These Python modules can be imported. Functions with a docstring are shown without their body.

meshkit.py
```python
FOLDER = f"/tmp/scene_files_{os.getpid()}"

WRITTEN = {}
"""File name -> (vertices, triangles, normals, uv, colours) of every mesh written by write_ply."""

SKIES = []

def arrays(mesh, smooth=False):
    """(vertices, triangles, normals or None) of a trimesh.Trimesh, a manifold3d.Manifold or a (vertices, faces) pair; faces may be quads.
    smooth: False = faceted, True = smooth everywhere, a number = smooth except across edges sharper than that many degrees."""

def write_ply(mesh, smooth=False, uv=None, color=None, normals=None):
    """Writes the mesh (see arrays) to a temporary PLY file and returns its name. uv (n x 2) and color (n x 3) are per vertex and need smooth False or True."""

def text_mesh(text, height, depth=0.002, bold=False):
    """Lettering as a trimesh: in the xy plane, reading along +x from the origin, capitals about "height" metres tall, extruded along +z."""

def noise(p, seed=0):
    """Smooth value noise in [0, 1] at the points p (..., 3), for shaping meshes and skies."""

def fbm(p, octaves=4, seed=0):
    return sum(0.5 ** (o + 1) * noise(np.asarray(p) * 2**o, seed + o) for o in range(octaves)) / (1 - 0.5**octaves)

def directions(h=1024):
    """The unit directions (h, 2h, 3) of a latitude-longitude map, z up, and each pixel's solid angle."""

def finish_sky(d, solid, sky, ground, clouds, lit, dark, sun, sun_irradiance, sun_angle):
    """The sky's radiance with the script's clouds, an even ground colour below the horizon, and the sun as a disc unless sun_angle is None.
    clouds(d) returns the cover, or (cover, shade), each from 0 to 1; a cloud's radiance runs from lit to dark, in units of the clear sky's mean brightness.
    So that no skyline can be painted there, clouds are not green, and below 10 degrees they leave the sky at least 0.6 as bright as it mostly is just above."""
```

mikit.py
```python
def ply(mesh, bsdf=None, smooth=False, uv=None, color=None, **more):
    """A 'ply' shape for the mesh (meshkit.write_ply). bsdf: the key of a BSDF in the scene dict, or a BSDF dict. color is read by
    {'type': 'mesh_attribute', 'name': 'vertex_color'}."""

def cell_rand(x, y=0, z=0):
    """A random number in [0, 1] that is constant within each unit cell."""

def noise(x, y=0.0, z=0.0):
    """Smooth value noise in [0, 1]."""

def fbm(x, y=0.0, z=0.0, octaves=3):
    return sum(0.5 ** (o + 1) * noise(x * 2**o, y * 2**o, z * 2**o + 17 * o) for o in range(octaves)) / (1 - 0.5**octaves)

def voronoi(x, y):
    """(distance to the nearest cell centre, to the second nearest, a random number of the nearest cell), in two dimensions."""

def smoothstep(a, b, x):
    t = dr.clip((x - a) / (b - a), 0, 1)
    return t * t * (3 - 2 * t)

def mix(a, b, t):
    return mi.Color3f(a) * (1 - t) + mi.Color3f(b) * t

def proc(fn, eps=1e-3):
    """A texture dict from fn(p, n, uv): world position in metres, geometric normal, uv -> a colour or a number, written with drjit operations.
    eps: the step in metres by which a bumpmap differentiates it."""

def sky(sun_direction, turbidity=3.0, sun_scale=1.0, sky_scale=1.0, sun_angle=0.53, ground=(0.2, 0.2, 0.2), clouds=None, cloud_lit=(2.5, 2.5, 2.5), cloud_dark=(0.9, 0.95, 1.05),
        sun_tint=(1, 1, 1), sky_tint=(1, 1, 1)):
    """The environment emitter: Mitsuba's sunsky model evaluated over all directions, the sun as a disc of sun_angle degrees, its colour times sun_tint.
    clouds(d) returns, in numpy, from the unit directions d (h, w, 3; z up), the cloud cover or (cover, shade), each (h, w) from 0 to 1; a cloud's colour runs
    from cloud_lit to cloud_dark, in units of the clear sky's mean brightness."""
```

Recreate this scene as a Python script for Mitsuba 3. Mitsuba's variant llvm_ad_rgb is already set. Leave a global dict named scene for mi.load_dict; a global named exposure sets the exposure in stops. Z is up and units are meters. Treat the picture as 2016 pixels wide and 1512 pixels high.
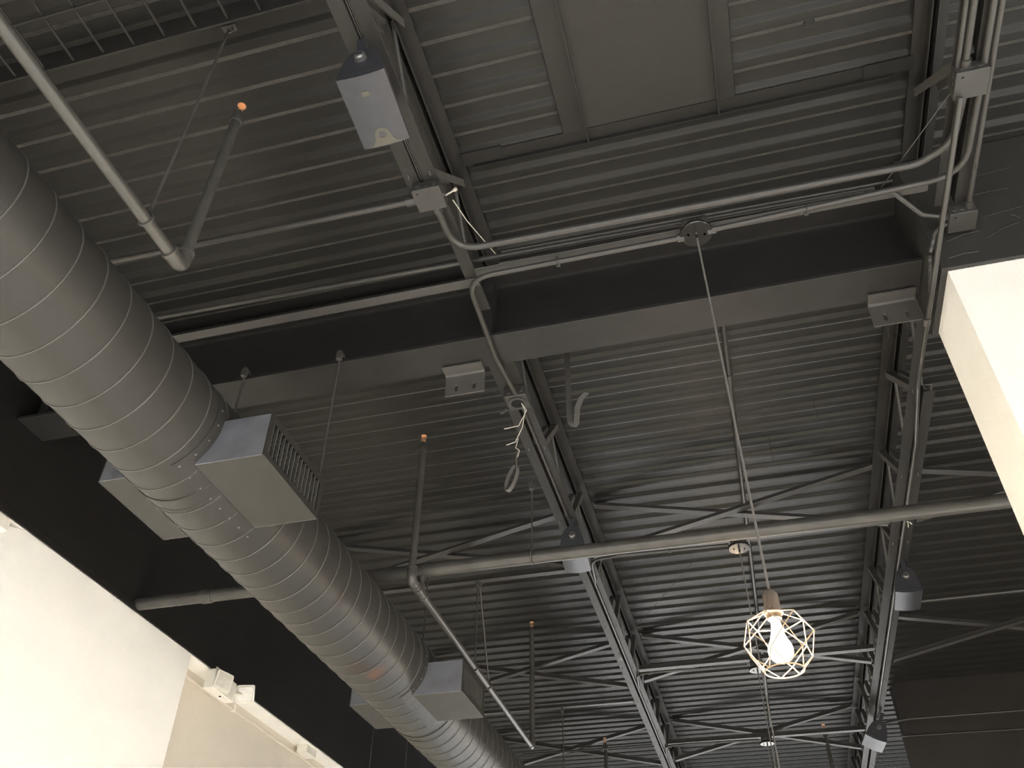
import math, random
import numpy as np, trimesh, drjit as dr, mitsuba as mi, mikit
from shapely.geometry import Polygon, Point, box as sbox
from scipy.spatial.transform import Rotation

# ------------------------------------------------------------------ camera, sky, exposure
EYE = 1.6                      # camera height above the floor; below, all heights are written relative to the camera
YAW, PITCH, ROLL, FPX = -0.270153982, 0.699765452, 0.0140994371, 1715.71069
cy, sy, cp, sp, cr, sr = math.cos(YAW), math.sin(YAW), math.cos(PITCH), math.sin(PITCH), math.cos(ROLL), math.sin(ROLL)
fwd = np.array([sy * cp, cy * cp, sp]); r0 = np.array([cy, -sy, 0.0]); u0 = np.cross(r0, fwd)
upv = -sr * r0 + cr * u0
T = mi.ScalarTransform4f
scene, labels = {'type': 'scene'}, {}
scene['camera'] = {'type': 'perspective', 'fov': math.degrees(2 * math.atan(1008 / FPX)), 'fov_axis': 'x', 'near_clip': 0.05, 'far_clip': 200.0,
                   'to_world': T().look_at(origin=[0, 0, EYE], target=[fwd[0], fwd[1], EYE + fwd[2]], up=upv.tolist())}
SUN = (0.93, -0.05, 0.37)
scene['sky'] = mikit.sky(SUN, turbidity=4.0, sun_scale=0.85, sky_scale=1.5, sun_angle=2.0, sun_tint=(0.82, 0.975, 1.46), ground=(0.35, 0.34, 0.32),
                         clouds=lambda d: 0.55 + 0.0 * d[..., 0], cloud_lit=(1.6, 1.6, 1.6), cloud_dark=(1.0, 1.0, 1.05))
exposure = 5.55

# ------------------------------------------------------------------ materials
def paint(base, rough, spec=0.5, var=0.12, scale=6.0, bump=0.0, metallic=0.0):
    b = np.array(base, float)
    def col(p, n, uv):
        t = mikit.fbm(p.x * scale, p.y * scale, p.z * scale) - 0.5
        return mi.Color3f(*[float(c) for c in b]) * (1 + 2 * var * t)
    d = {'type': 'principled', 'base_color': mikit.proc(col) if var else {'type': 'rgb', 'value': b.tolist()},
         'roughness': rough, 'specular': spec, 'metallic': metallic}
    if bump:
        d = {'type': 'bumpmap', 'arbitrary': mikit.proc(lambda p, n, uv: mikit.fbm(p.x * 90, p.y * 90, p.z * 90), eps=2e-3), 'scale': bump, 'bsdf': d}
    return {'type': 'twosided', 'bsdf': d}

def duct_color(p, n, uv):
    t = mikit.fbm(p.x * 3, p.y * 3, p.z * 3) - 0.5
    c = mi.Color3f(0.034, 0.0332, 0.0315) * (1 + 0.3 * t)
    for (x, y, z, r, k, s) in RUST:
        d = dr.sqrt(dr.square(p.x - x) + dr.square(p.y - y) + dr.square(p.z - z)) + 0.035 * (mikit.fbm(p.x * 25, p.y * 25, p.z * 25) - 0.5)
        c = mikit.mix(c, k, s * (1 - mikit.smoothstep(0.2 * r, r, d)))
    return c
RUST = [(-2.05, 4.55, EYE + 1.955, 0.085, (0.105, 0.042, 0.018), 0.7), (-2.10, 4.42, EYE + 1.94, 0.12, (0.034, 0.022, 0.017), 0.7),
        (-1.95, 3.78, EYE + 2.04, 0.08, (0.025, 0.02, 0.018), 0.75), (-1.94, 3.62, EYE + 2.05, 0.07, (0.035, 0.03, 0.026), 0.6), (-2.0, 5.0, EYE + 1.98, 0.11, (0.04, 0.028, 0.022), 0.6)]

def deck_color(p, n, uv):      # painted highlight: lighter colour on webs facing the far end imitates light catching the ribs
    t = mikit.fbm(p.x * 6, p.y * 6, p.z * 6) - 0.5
    thin = mikit.smoothstep(0.12, 0.4, n.y * dr.select(n.z > 0, -1.0, 1.0)) * (0.75 + 0.6 * (mikit.fbm(p.x * 30, p.y * 30, p.z * 30) - 0.5))  # thin: mask of the far-facing webs that carry the painted brightness
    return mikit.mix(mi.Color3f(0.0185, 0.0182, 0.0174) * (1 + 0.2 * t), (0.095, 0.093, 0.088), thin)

MATS = {
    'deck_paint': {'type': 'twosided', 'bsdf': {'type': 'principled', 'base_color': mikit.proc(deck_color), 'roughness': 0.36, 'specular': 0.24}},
    'steel_paint': paint((0.0235, 0.0228, 0.0218), 0.45, 0.28, 0.12),
    'girder_paint': paint((0.0215, 0.0208, 0.0205), 0.45, 0.3, 0.14),
    'wall_black': paint((0.013, 0.0125, 0.012), 0.40, 0.45, 0.25, 1.5),
    'wall_dark': paint((0.0250, 0.0225, 0.0210), 0.45, 0.4, 0.12, 3.0),
    'casing_paint': paint((0.029, 0.029, 0.028), 0.5, 0.4, 0.12, 4.0, bump=0.0006),
    'duct_paint': {'type': 'twosided', 'bsdf': {'type': 'principled', 'base_color': mikit.proc(duct_color), 'roughness': 0.40, 'specular': 0.35}},
    'seam_paint': paint((0.0750, 0.0730, 0.0680), 0.35, 0.5, 0.1),
    'galvanized': paint((0.1350, 0.1420, 0.1620), 0.38, 0.5, 0.25, 14.0, metallic=0.2),
    'register_paint': paint((0.0260, 0.0255, 0.0240), 0.42, 0.4, 0.15),
    'pipe_paint': paint((0.0550, 0.0535, 0.0500), 0.34, 0.5, 0.3, 9.0),
    'conduit_paint': paint((0.0380, 0.0370, 0.0350), 0.33, 0.5, 0.2, 9.0),
    'web_paint': paint((0.075, 0.073, 0.068), 0.42, 0.4, 0.12),
    'brace_paint': paint((0.050, 0.049, 0.047), 0.42, 0.4, 0.12),
    'tab_paint': paint((0.065, 0.063, 0.060), 0.35, 0.5, 0.12),
    'copper': {'type': 'principled', 'base_color': {'type': 'rgb', 'value': [0.95, 0.52, 0.28]}, 'metallic': 0.75, 'roughness': 0.42},
    'brass': {'type': 'principled', 'base_color': {'type': 'rgb', 'value': [0.9, 0.72, 0.42]}, 'metallic': 1.0, 'roughness': 0.2},
    'white_wall': paint((0.8800, 0.8750, 0.8300), 0.6, 0.3, 0.02),
    'beige_wall': paint((0.6600, 0.6100, 0.5300), 0.6, 0.3, 0.03),
    'white_plastic': paint((0.80, 0.78, 0.70), 0.4, 0.4, 0.0),
    'lens_plastic': paint((0.70, 0.68, 0.60), 0.15, 0.6, 0.15, 60.0),
    'floor_finish': paint((0.50, 0.50, 0.475), 0.5, 0.3, 0.1, 2.0),
    'speaker_shell': paint((0.0280, 0.0295, 0.0355), 0.42, 0.4, 0.0),
    'speaker_grille': paint((0.0550, 0.0580, 0.0680), 0.36, 0.4, 0.10, 40.0, metallic=0.5),
    'knob_metal': paint((0.16, 0.16, 0.165), 0.28, 0.6, 0.0, metallic=0.6),
    'badge': paint((0.0850, 0.0820, 0.0680), 0.5, 0.3, 0.0),
    'black_void': paint((0.008, 0.008, 0.008), 0.7, 0.2, 0.0),
    'canopy_black': paint((0.014, 0.013, 0.012), 0.12, 0.6, 0.0),
    'cord': paint((0.13, 0.125, 0.12), 0.5, 0.4, 0.0),
    'socket_bronze': paint((0.11, 0.09, 0.075), 0.4, 0.5, 0.0),
    'cage_wire': paint((0.34, 0.26, 0.18), 0.4, 0.5, 0.0),
    'pale_wire': paint((0.45, 0.43, 0.38), 0.5, 0.4, 0.0),
    'strap_metal': paint((0.12, 0.12, 0.115), 0.35, 0.5, 0.0, metallic=0.3),
    'dark_wire': paint((0.05, 0.048, 0.045), 0.5, 0.4, 0.0),
    'sheet_grey': paint((0.0260, 0.0255, 0.0235), 0.5, 0.25, 0.12, 3.0),
}
for k_, v_ in MATS.items():
    v_ = dict(v_); v_['id'] = k_; scene[k_] = v_

# ------------------------------------------------------------------ helpers
used = {}
def numbered(key):
    n = used.get(key, 0); used[key] = n + 1
    return key if n == 0 else f'{key}_{n:03d}'
PLY = {}
def put(key, mesh, mat, smooth=30, **more):
    m = mesh.copy() if isinstance(mesh, trimesh.Trimesh) else mesh
    m.apply_translation([0, 0, EYE])
    scene[key] = mikit.ply(m, mat, smooth=smooth, **more)
    return key
def struct(name, mesh, mat, label=None, smooth=False):
    key = numbered(name); put(key, mesh, mat, smooth)
    labels[key] = {'kind': 'structure', **({'label': label} if label else {})}
    return key
def thing(name, label, cat, group=None):
    key = numbered(name); labels[key] = {'label': label, 'category': cat}
    if group: labels[key]['group'] = group
    return key
def part(root, name, mesh, mat, label=None, smooth=30, kind=None, **more):
    key = numbered(root + '__' + name); put(key, mesh, mat, smooth, **more)
    d = {}
    if label: d['label'] = label
    if kind: d['kind'] = kind
    if d: labels[key] = d
    return key
def solo(name, mesh, mat, label, cat, group=None, smooth=30):
    key = thing(name, label, cat, group); put(key, mesh, mat, smooth); return key
cat_ = trimesh.util.concatenate
def bx(x0, x1, y0, y1, z0, z1):
    m = trimesh.creation.box(extents=(x1 - x0, y1 - y0, z1 - z0)); m.apply_translation([(x0 + x1) / 2, (y0 + y1) / 2, (z0 + z1) / 2]); return m
def rbx(x0, x1, y0, y1, z0, z1, c=0.003):
    """box with chamfered edges"""
    import itertools
    pts = []
    for a, b, d in itertools.product((0, 1), repeat=3):
        P = [(x0, x1)[a], (y0, y1)[b], (z0, z1)[d]]; S = [1 - 2 * a, 1 - 2 * b, 1 - 2 * d]
        for k in range(3):
            q = list(P)
            for j in range(3):
                if j != k: q[j] += S[j] * c
            pts.append(q)
    return trimesh.convex.convex_hull(np.array(pts))
def tube(pts, r, n=12, caps=True):
    P = [np.array(p, float) for p in pts]
    P = [P[0]] + [b for a, b in zip(P, P[1:]) if np.linalg.norm(b - a) > 1e-6]
    rr = r if hasattr(r, '__len__') else [r] * len(P)
    dirs = [P[i + 1] - P[i] for i in range(len(P) - 1)]; dirs = [d / np.linalg.norm(d) for d in dirs]
    tang = [dirs[0]] + [(a + b) / np.linalg.norm(a + b) for a, b in zip(dirs, dirs[1:])] + [dirs[-1]]
    ref = np.array([0, 0, 1.0]) if abs(tang[0][2]) < 0.9 else np.array([1.0, 0, 0])
    a = np.cross(tang[0], ref); a /= np.linalg.norm(a)
    V = []; ang = np.arange(n) / n * 2 * math.pi
    for i, (p, t) in enumerate(zip(P, tang)):
        a = a - t * (a @ t); a /= np.linalg.norm(a); b = np.cross(t, a)
        k = 1.0
        V.append(p + rr[i] * (np.cos(ang)[:, None] * a + np.sin(ang)[:, None] * b))
    V = np.vstack(V); F = []
    for i in range(len(P) - 1):
        for j in range(n):
            j2 = (j + 1) % n; F += [[i * n + j, i * n + j2, (i + 1) * n + j2], [i * n + j, (i + 1) * n + j2, (i + 1) * n + j]]
    if caps:
        c0 = len(V); V = np.vstack([V, P[0], P[-1]]); e = (len(P) - 1) * n
        for j in range(n):
            j2 = (j + 1) % n; F += [[c0, j2, j], [c0 + 1, e + j, e + j2]]
    m = trimesh.Trimesh(V, F, process=False); m.fix_normals() if False else None
    if m.volume < 0: m.invert()
    return m
def bend(pts, rad, n=6):
    """round the corners of a polyline"""
    P = [np.array(p, float) for p in pts]; out = [P[0]]
    for a, b, c in zip(P, P[1:], P[2:]):
        u = a - b; w = c - b; lu, lw = np.linalg.norm(u), np.linalg.norm(w); u /= lu; w /= lw
        th = math.acos(np.clip(u @ w, -1, 1))
        if th > math.pi - 0.03: out.append(b); continue
        d = min(rad / math.tan(th / 2), 0.48 * lu, 0.48 * lw)
        s, e = b + u * d, b + w * d
        for k in range(n + 1):
            t = k / n; out.append((1 - t) ** 2 * s + 2 * t * (1 - t) * b + t * t * e)
    out.append(P[-1]); return out
def lathe(profile, n=24):
    """profile: (radius, z) list, z up"""
    return trimesh.creation.revolve(np.array(profile, float), sections=n)
def orient(m, z, at):
    z = np.array(z, float); z /= np.linalg.norm(z)
    M = trimesh.geometry.align_vectors([0, 0, 1], z); m = m.copy(); m.apply_transform(M); m.apply_translation(at); return m
def extr(poly, axis, a0, a1):
    """extrude a shapely polygon: axis 'x': polygon in (y, z); 'y': polygon in (x, z); 'z': (x, y)"""
    m = trimesh.creation.extrude_polygon(poly, a1 - a0, engine='earcut'); v = m.vertices.copy()
    if axis == 'x': m.vertices = np.stack([v[:, 2] + a0, v[:, 0], v[:, 1]], 1)
    elif axis == 'y': m.vertices = np.stack([v[:, 0], v[:, 2] + a0, v[:, 1]], 1)
    else: m.vertices = np.stack([v[:, 0], v[:, 1], v[:, 2] + a0], 1)
    m.fix_normals(); return m
def angle_bar(p, q, w, t, flat_dir, leg_dir):
    """steel angle from p to q: one leg along flat_dir, one along leg_dir, both from the heel line"""
    p, q, f, l = (np.array(x, float) for x in (p, q, flat_dir, leg_dir))
    d = q - p; L = np.linalg.norm(d); d /= L
    f = f - d * (f @ d); f /= np.linalg.norm(f); l = l - d * (l @ d) - f * (l @ f); l /= np.linalg.norm(l)
    c = 0.35 * t
    prof = [(0, 0), (w - c, 0), (w, c), (w, t), (t, t), (t, w - c), (t - c, w), (0, w)]
    m = trimesh.creation.extrude_polygon(Polygon(prof), L, engine='earcut')
    v = m.vertices; m.vertices = p + v[:, :1] * f + v[:, 1:2] * l + v[:, 2:] * d
    if m.volume < 0: m.invert()
    return m

# ------------------------------------------------------------------ the setting
H = 3.44                    # deck underside (lower flanges), camera-relative
XL, XR, YF, YB = -3.655, 4.6, -3.4, 15.0
FLOOR = -EYE
struct('floor', bx(XL - 0.3, XR + 0.2, YF - 3.0, YB + 2.0, FLOOR - 0.1, FLOOR), 'floor_finish', 'floor of the room below')
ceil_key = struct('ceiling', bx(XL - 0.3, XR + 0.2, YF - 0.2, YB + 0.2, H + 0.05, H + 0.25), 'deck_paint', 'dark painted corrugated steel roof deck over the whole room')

def deck_sheet(y0, pitch, ribs, x0, x1, t=0.0):
    u, l, r, d = 0.42 * pitch, 0.265 * pitch, 0.1575 * pitch, 0.0160
    pts = [(y0, H + d)]
    def corner(a, b, c, rad=0.0045, n=3):
        a, b, c = (np.array(q, float) for q in (a, b, c)); v, w = (a - b) / np.linalg.norm(a - b), (c - b) / np.linalg.norm(c - b)
        s, e = b + v * rad, b + w * rad
        return [tuple((1 - k) ** 2 * s + 2 * k * (1 - k) * b + k * k * e) for k in np.linspace(0, 1, n)]
    raw = [(y0, H + d)]
    for k in range(ribs):
        y = y0 + k * pitch
        raw += [(y + u, H + d), (y + u + r, H), (y + u + r + l, H), (y + pitch, H + d)]
    raw.append((raw[-1][0] + 0.02, H + d + 0.0012)); 
    for a, b, c in zip(raw, raw[1:], raw[2:]): pts += corner(a, b, c)
    pts.append(raw[-1])
    P = np.array(pts); n = len(P)
    V = np.vstack([np.column_stack([np.full(n, x), P]) for x in (x0, x1)])
    F = []
    for i in range(n - 1): F += [[i, i + 1, n + i + 1], [i, n + i + 1, n + i]]
    m = trimesh.Trimesh(V, F, process=False)
    if m.face_normals[:, 2].mean() > 0: m.invert()
    return m
y = 1.878 + 7 * 0.1525
while y > YF:
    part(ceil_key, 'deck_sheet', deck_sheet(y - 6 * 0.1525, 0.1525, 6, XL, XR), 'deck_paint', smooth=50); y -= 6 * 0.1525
y = 6.52 - 23 * 0.1545
while y < YB:
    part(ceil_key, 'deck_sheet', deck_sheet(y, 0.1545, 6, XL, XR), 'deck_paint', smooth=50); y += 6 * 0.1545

wl = struct('wall_left', bx(XL - 0.25, XL, YF, YB, 2.42, H + 0.1), 'wall_black', 'black upper wall behind the round duct')
part(wl, 'edge_strip', bx(XL, XL + 0.012, YF, YB, 2.42, 2.462), 'wall_black', smooth=False)
part(wl, 'lower_wall', bx(XL - 0.35, XL - 0.145, YF, YB, FLOOR, 2.42), 'beige_wall', 'beige lower wall set back under the black wall', smooth=False)
part(wl, 'soffit', bx(XL - 0.146, XL, YF, YB, 2.412, 2.42), 'white_wall', 'narrow pale soffit under the black wall', smooth=False)
pw = Polygon([(3.30, 2.411), (5.02, 2.411), (5.02, FLOOR), (1.6, FLOOR), (1.6, 1.92)])
struct('wall_partition', extr(pw, 'x', XL - 0.144, XL), 'white_wall', 'brightly lit white partition with a sloping near edge, under the black wall')
struct('wall_right', cat_([bx(XR, XR + 0.2, YF, YB, 1.4, H + 0.1), bx(XR, XR + 0.2, YF, -0.8, FLOOR, 1.4), bx(XR, XR + 0.2, 4.8, YB, FLOOR, 1.4), bx(XR, XR + 0.2, 1.9, 2.1, FLOOR, 1.4), bx(XR, XR + 0.2, -0.8, 4.8, FLOOR, FLOOR + 0.4)]), 'beige_wall', 'right wall of the room')
struct('wall_front', cat_([bx(XL - 0.3, XR + 0.2, YF - 0.2, YF, 1.15, H + 0.1), bx(XL - 0.3, -3.3, YF - 0.2, YF, FLOOR, 1.15), bx(XR - 0.3, XR + 0.2, YF - 0.2, YF, FLOOR, 1.15), bx(0.45, 0.55, YF - 0.2, YF, FLOOR, 1.15)]), 'wall_dark', 'storefront wall behind the viewer')
struct('wall_back', cat_([bx(XL - 0.3, XR + 0.2, YB, YB + 0.2, 1.4, H + 0.1), bx(XL - 0.3, XL + 0.3, YB, YB + 0.2, FLOOR, 1.4), bx(XR - 0.3, XR + 0.2, YB, YB + 0.2, FLOOR, 1.4)]), 'wall_dark', 'far storefront wall')
struct('wall_bulkhead', bx(1.44, XR, 9.5, 9.7, FLOOR, H + 0.05), 'wall_dark', 'dark cross wall at the far right behind the joist')

# ------------------------------------------------------------------ column
col = thing('column', 'white square column with a dark boxed top, carrying the end of the girder', 'column')
CX, CY0, CY1, CZ = 1.085, 2.845, 3.225, 2.71
part(col, 'shaft', bx(CX, 2.0, CY0, CY1, FLOOR, CZ), 'white_wall', 'white painted shaft', smooth=False)
part(col, 'casing', bx(CX - 0.026, 2.03, CY0 - 0.022, CY1 + 0.02, CZ, H + 0.01), 'casing_paint', 'dark painted boxed top', smooth=False)
random.seed(4)
def ragged(x0, y0, x1, y1, w, z):   # torn strips of drywall paper standing off the casing front
    a = np.array([x0, y0]); b = np.array([x1, y1]); return tube([(a[0], CY0 - 0.023, a[1]), ((a[0] + b[0]) / 2, CY0 - 0.026, (a[1] + b[1]) / 2 + 0.006), (b[0], CY0 - 0.023, b[1])], w, 5)
part(col, 'paint_ridge', cat_([ragged(1.12, 2.86, 1.26, 2.89, 0.0022, 0), ragged(1.27, 2.84, 1.42, 2.90, 0.0018, 0), ragged(1.22, 3.1, 1.45, 3.12, 0.002, 0), ragged(1.40, 2.95, 1.43, 2.92, 0.004, 0), ragged(1.1, 2.76, 1.22, 2.77, 0.003, 0), ragged(1.18, 3.2, 1.5, 3.25, 0.0016, 0), ragged(1.3, 2.97, 1.6, 2.99, 0.0016, 0)]), 'casing_paint')

# ------------------------------------------------------------------ girder
gd = thing('steel_girder', 'deep dark steel girder crossing the ceiling from the black wall to the column', 'girder')
gy0, gy1, gyc = 2.966, 3.178, 3.072
zb0, zt0 = 2.92, 3.36
def iprof():
    f, wt, r = 0.018, 0.0055, 0.02
    p = [(gy0, zb0 + 0.002), (gy0 + .002, zb0), (gy1 - .002, zb0), (gy1, zb0 + .002), (gy1, zb0 + f), (gyc + wt + r, zb0 + f), (gyc + wt + .006, zb0 + f + .006), (gyc + wt, zb0 + f + r),
         (gyc + wt, zt0 - r), (gyc + wt + .006, zt0 - .006), (gyc + wt + r, zt0), (gy1, zt0), (gy1, zt0 + 0.015), (gy0, zt0 + 0.015), (gy0, zt0), (gyc - wt - r, zt0), (gyc - wt - .006, zt0 - .006), (gyc - wt, zt0 - r),
         (gyc - wt, zb0 + f + r), (gyc - wt - .006, zb0 + f + .006), (gyc - wt - r, zb0 + f), (gy0, zb0 + f)]
    return Polygon(p)
part(gd, 'beam', extr(iprof(), 'x', XL + 0.003, CX - 0.03), 'girder_paint', smooth=25)
part(gd, 'stiffener', bx(-0.985, -0.935, gyc - 0.095, gyc - 0.0055, zb0 + 0.018, zt0), 'girder_paint', smooth=False)
part(gd, 'end_plate', bx(-3.50, -3.488, gyc - 0.1, gyc + 0.1, zb0 + 0.018, zt0), 'girder_paint', smooth=False)
def bracket(x0, x1, lab):
    k = thing('slotted_bracket', lab, 'bracket', None)
    w = x1 - x0
    prof = [(3.12, zb0 - 0.007), (3.175, zb0 - 0.007)] + [(3.175 + 0.022 * math.sin(a), zb0 - 0.029 + 0.022 * math.cos(a)) for a in np.linspace(0.3, math.pi / 2, 5)] + [(3.200, zb0 - 0.142)]
    inner = [(3.192, zb0 - 0.142)] + [(3.175 + 0.014 * math.sin(a), zb0 - 0.029 + 0.014 * math.cos(a)) for a in np.linspace(math.pi / 2, 0.3, 5)] + [(3.175, zb0 - 0.015), (3.12, zb0 - 0.015)]
    m = extr(Polygon(prof + inner), 'x', x0, x1)
    try:
        import manifold3d as m3
        A = m3.Manifold(m3.Mesh(np.asarray(m.vertices, np.float32), np.asarray(m.faces, np.uint32)))
        for xc in (x0 + 0.28 * w, x0 + 0.74 * w):
            sl = trimesh.convex.convex_hull(np.array([(xc + 0.009 * math.cos(a), yy, zc + 0.009 * math.sin(a)) for zc in (zb0 - 0.112, zb0 - 0.086) for yy in (3.17, 3.22) for a in np.linspace(0, 2 * math.pi, 12)]))
            A = A - m3.Manifold(m3.Mesh(np.asarray(sl.vertices, np.float32), np.asarray(sl.faces, np.uint32)))
        q = A.to_mesh(); m = trimesh.Trimesh(q.vert_properties[:, :3], q.tri_verts, process=False)
    except Exception as e: print('bracket', e)
    part(k, 'plate', m, 'tab_paint', smooth=25)
bracket(-1.235, -1.028, 'bent steel tab with two slots under the girder, beside the middle joist')
bracket(0.828, 1.035, 'bent steel tab with two slots under the girder, beside the white column')

# ------------------------------------------------------------------ bar joists
def joist(lab, xc, y0, y1, lefts, rights, tops, node, zbot=2.955, ztop=H - 0.003, hw=0.069, gap=0.011, pan=0.82, htop=0.055):
    k = thing('bar_joist', lab, 'joist')
    t = 0.0055
    for s, (a, b) in ((-1, lefts), (1, rights)):
        part(k, 'bottom_chord_angle', angle_bar((xc + s * gap, a, zbot), (xc + s * gap, b, zbot), hw - gap, t, (s, 0, 0), (0, 0, 1)), 'steel_paint', smooth=25)
        part(k, 'top_chord_angle', angle_bar((xc + s * gap, tops[0], ztop), (xc + s * gap, tops[1], ztop), htop + 0.006, t, (s, 0, 0), (0, 0, -1)), 'steel_paint', smooth=25)
    n = node; top = True
    yb_, zb_, zt_ = None, zbot + 0.012, ztop - 0.025
    ys = []; yy = node
    while yy - 0.41 > y0 + 0.05: yy -= pan
    while yy < y1:
        for e in (-1, 1):
            ye = yy + 0.41 * e
            if y0 < ye < y1 and y0 < yy < y1:
                for s in (-1, 1):
                    if e < 0:
                        part(k, 'web_angle', angle_bar((xc + s * 0.048, yy, zt_), (xc + s * 0.048, ye, zb_), 0.036, 0.004, (-s, 0, 0), (0, 1, -1)), 'web_paint', smooth=25)
                if e > 0: part(k, 'web_bar', tube([(xc, yy, zt_), (xc, ye, zb_)], 0.009, 8), 'brace_paint')
        yy += pan
    return k
joist('near bar joist left of the skylight panel, carrying the large tilted speaker', -0.962, -3.2, 2.82, (-3.2, 2.115), (-3.2, 2.82), (-3.2, 3.06), 1.57)
joist('near bar joist at the upper right, covered in conduits and ending at the column', 1.155, -3.2, 2.80, (-3.2, 2.70), (-3.2, 2.70), (-3.2, 2.818), 1.60, htop=0.05)
joist('far bar joist beyond the girder, left of the glowing pendant', -0.948, 3.25, 14.8, (3.19, 14.8), (3.19, 14.8), (3.08, 14.8), 4.36)
joist('far bar joist on the right, running behind the white column', 1.143, 3.28, 14.8, (3.26, 14.8), (3.98, 14.8), (3.25, 14.8), 4.345)

# ------------------------------------------------------------------ skylight infill with its frame
sk = thing('skylight_panel', 'flat grey infill panel closing a skylight in the deck', 'panel')
part(sk, 'sheet', bx(-0.30, 0.285, -0.9, 2.270, H - 0.012, H - 0.006), 'sheet_grey', smooth=False)
for a, b, f in ((-0.405, -0.30, -0.298), (0.285, 0.365, 0.285)):
    part(sk, 'side_flashing', rbx(a, b, -0.9, 2.272, H - 0.020, H - 0.010, 0.003), 'deck_paint', smooth=False)
    part(sk, 'upstand', bx(f - 0.003, f + 0.004, -0.9, 2.335, H - 0.052, H - 0.0305), 'deck_paint', smooth=False)
solo('steel_angle', cat_([bx(-0.85, 1.02, 2.276, 2.338, H - 0.007, H - 0.001), bx(-0.85, 1.02, 2.334, 2.340, H - 0.030, H - 0.001)]), 'deck_paint', 'long steel angle under the deck across the end of the skylight panel', 'steel angle', smooth=False)
for x0, x1 in ((-0.90, -0.70), (0.90, 1.10)):
    solo('support_plate', bx(x0, x1, 2.262, 2.33, H - 0.0135, H - 0.0075) if x0 < 0 else bx(x0, x1, 2.27, 2.335, H - 0.0135, H - 0.0075), 'deck_paint',
         'flat steel plate under the left end of the long steel angle' if x0 < 0 else 'flat steel plate under the right end of the long steel angle', 'plate', smooth=False)

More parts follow.
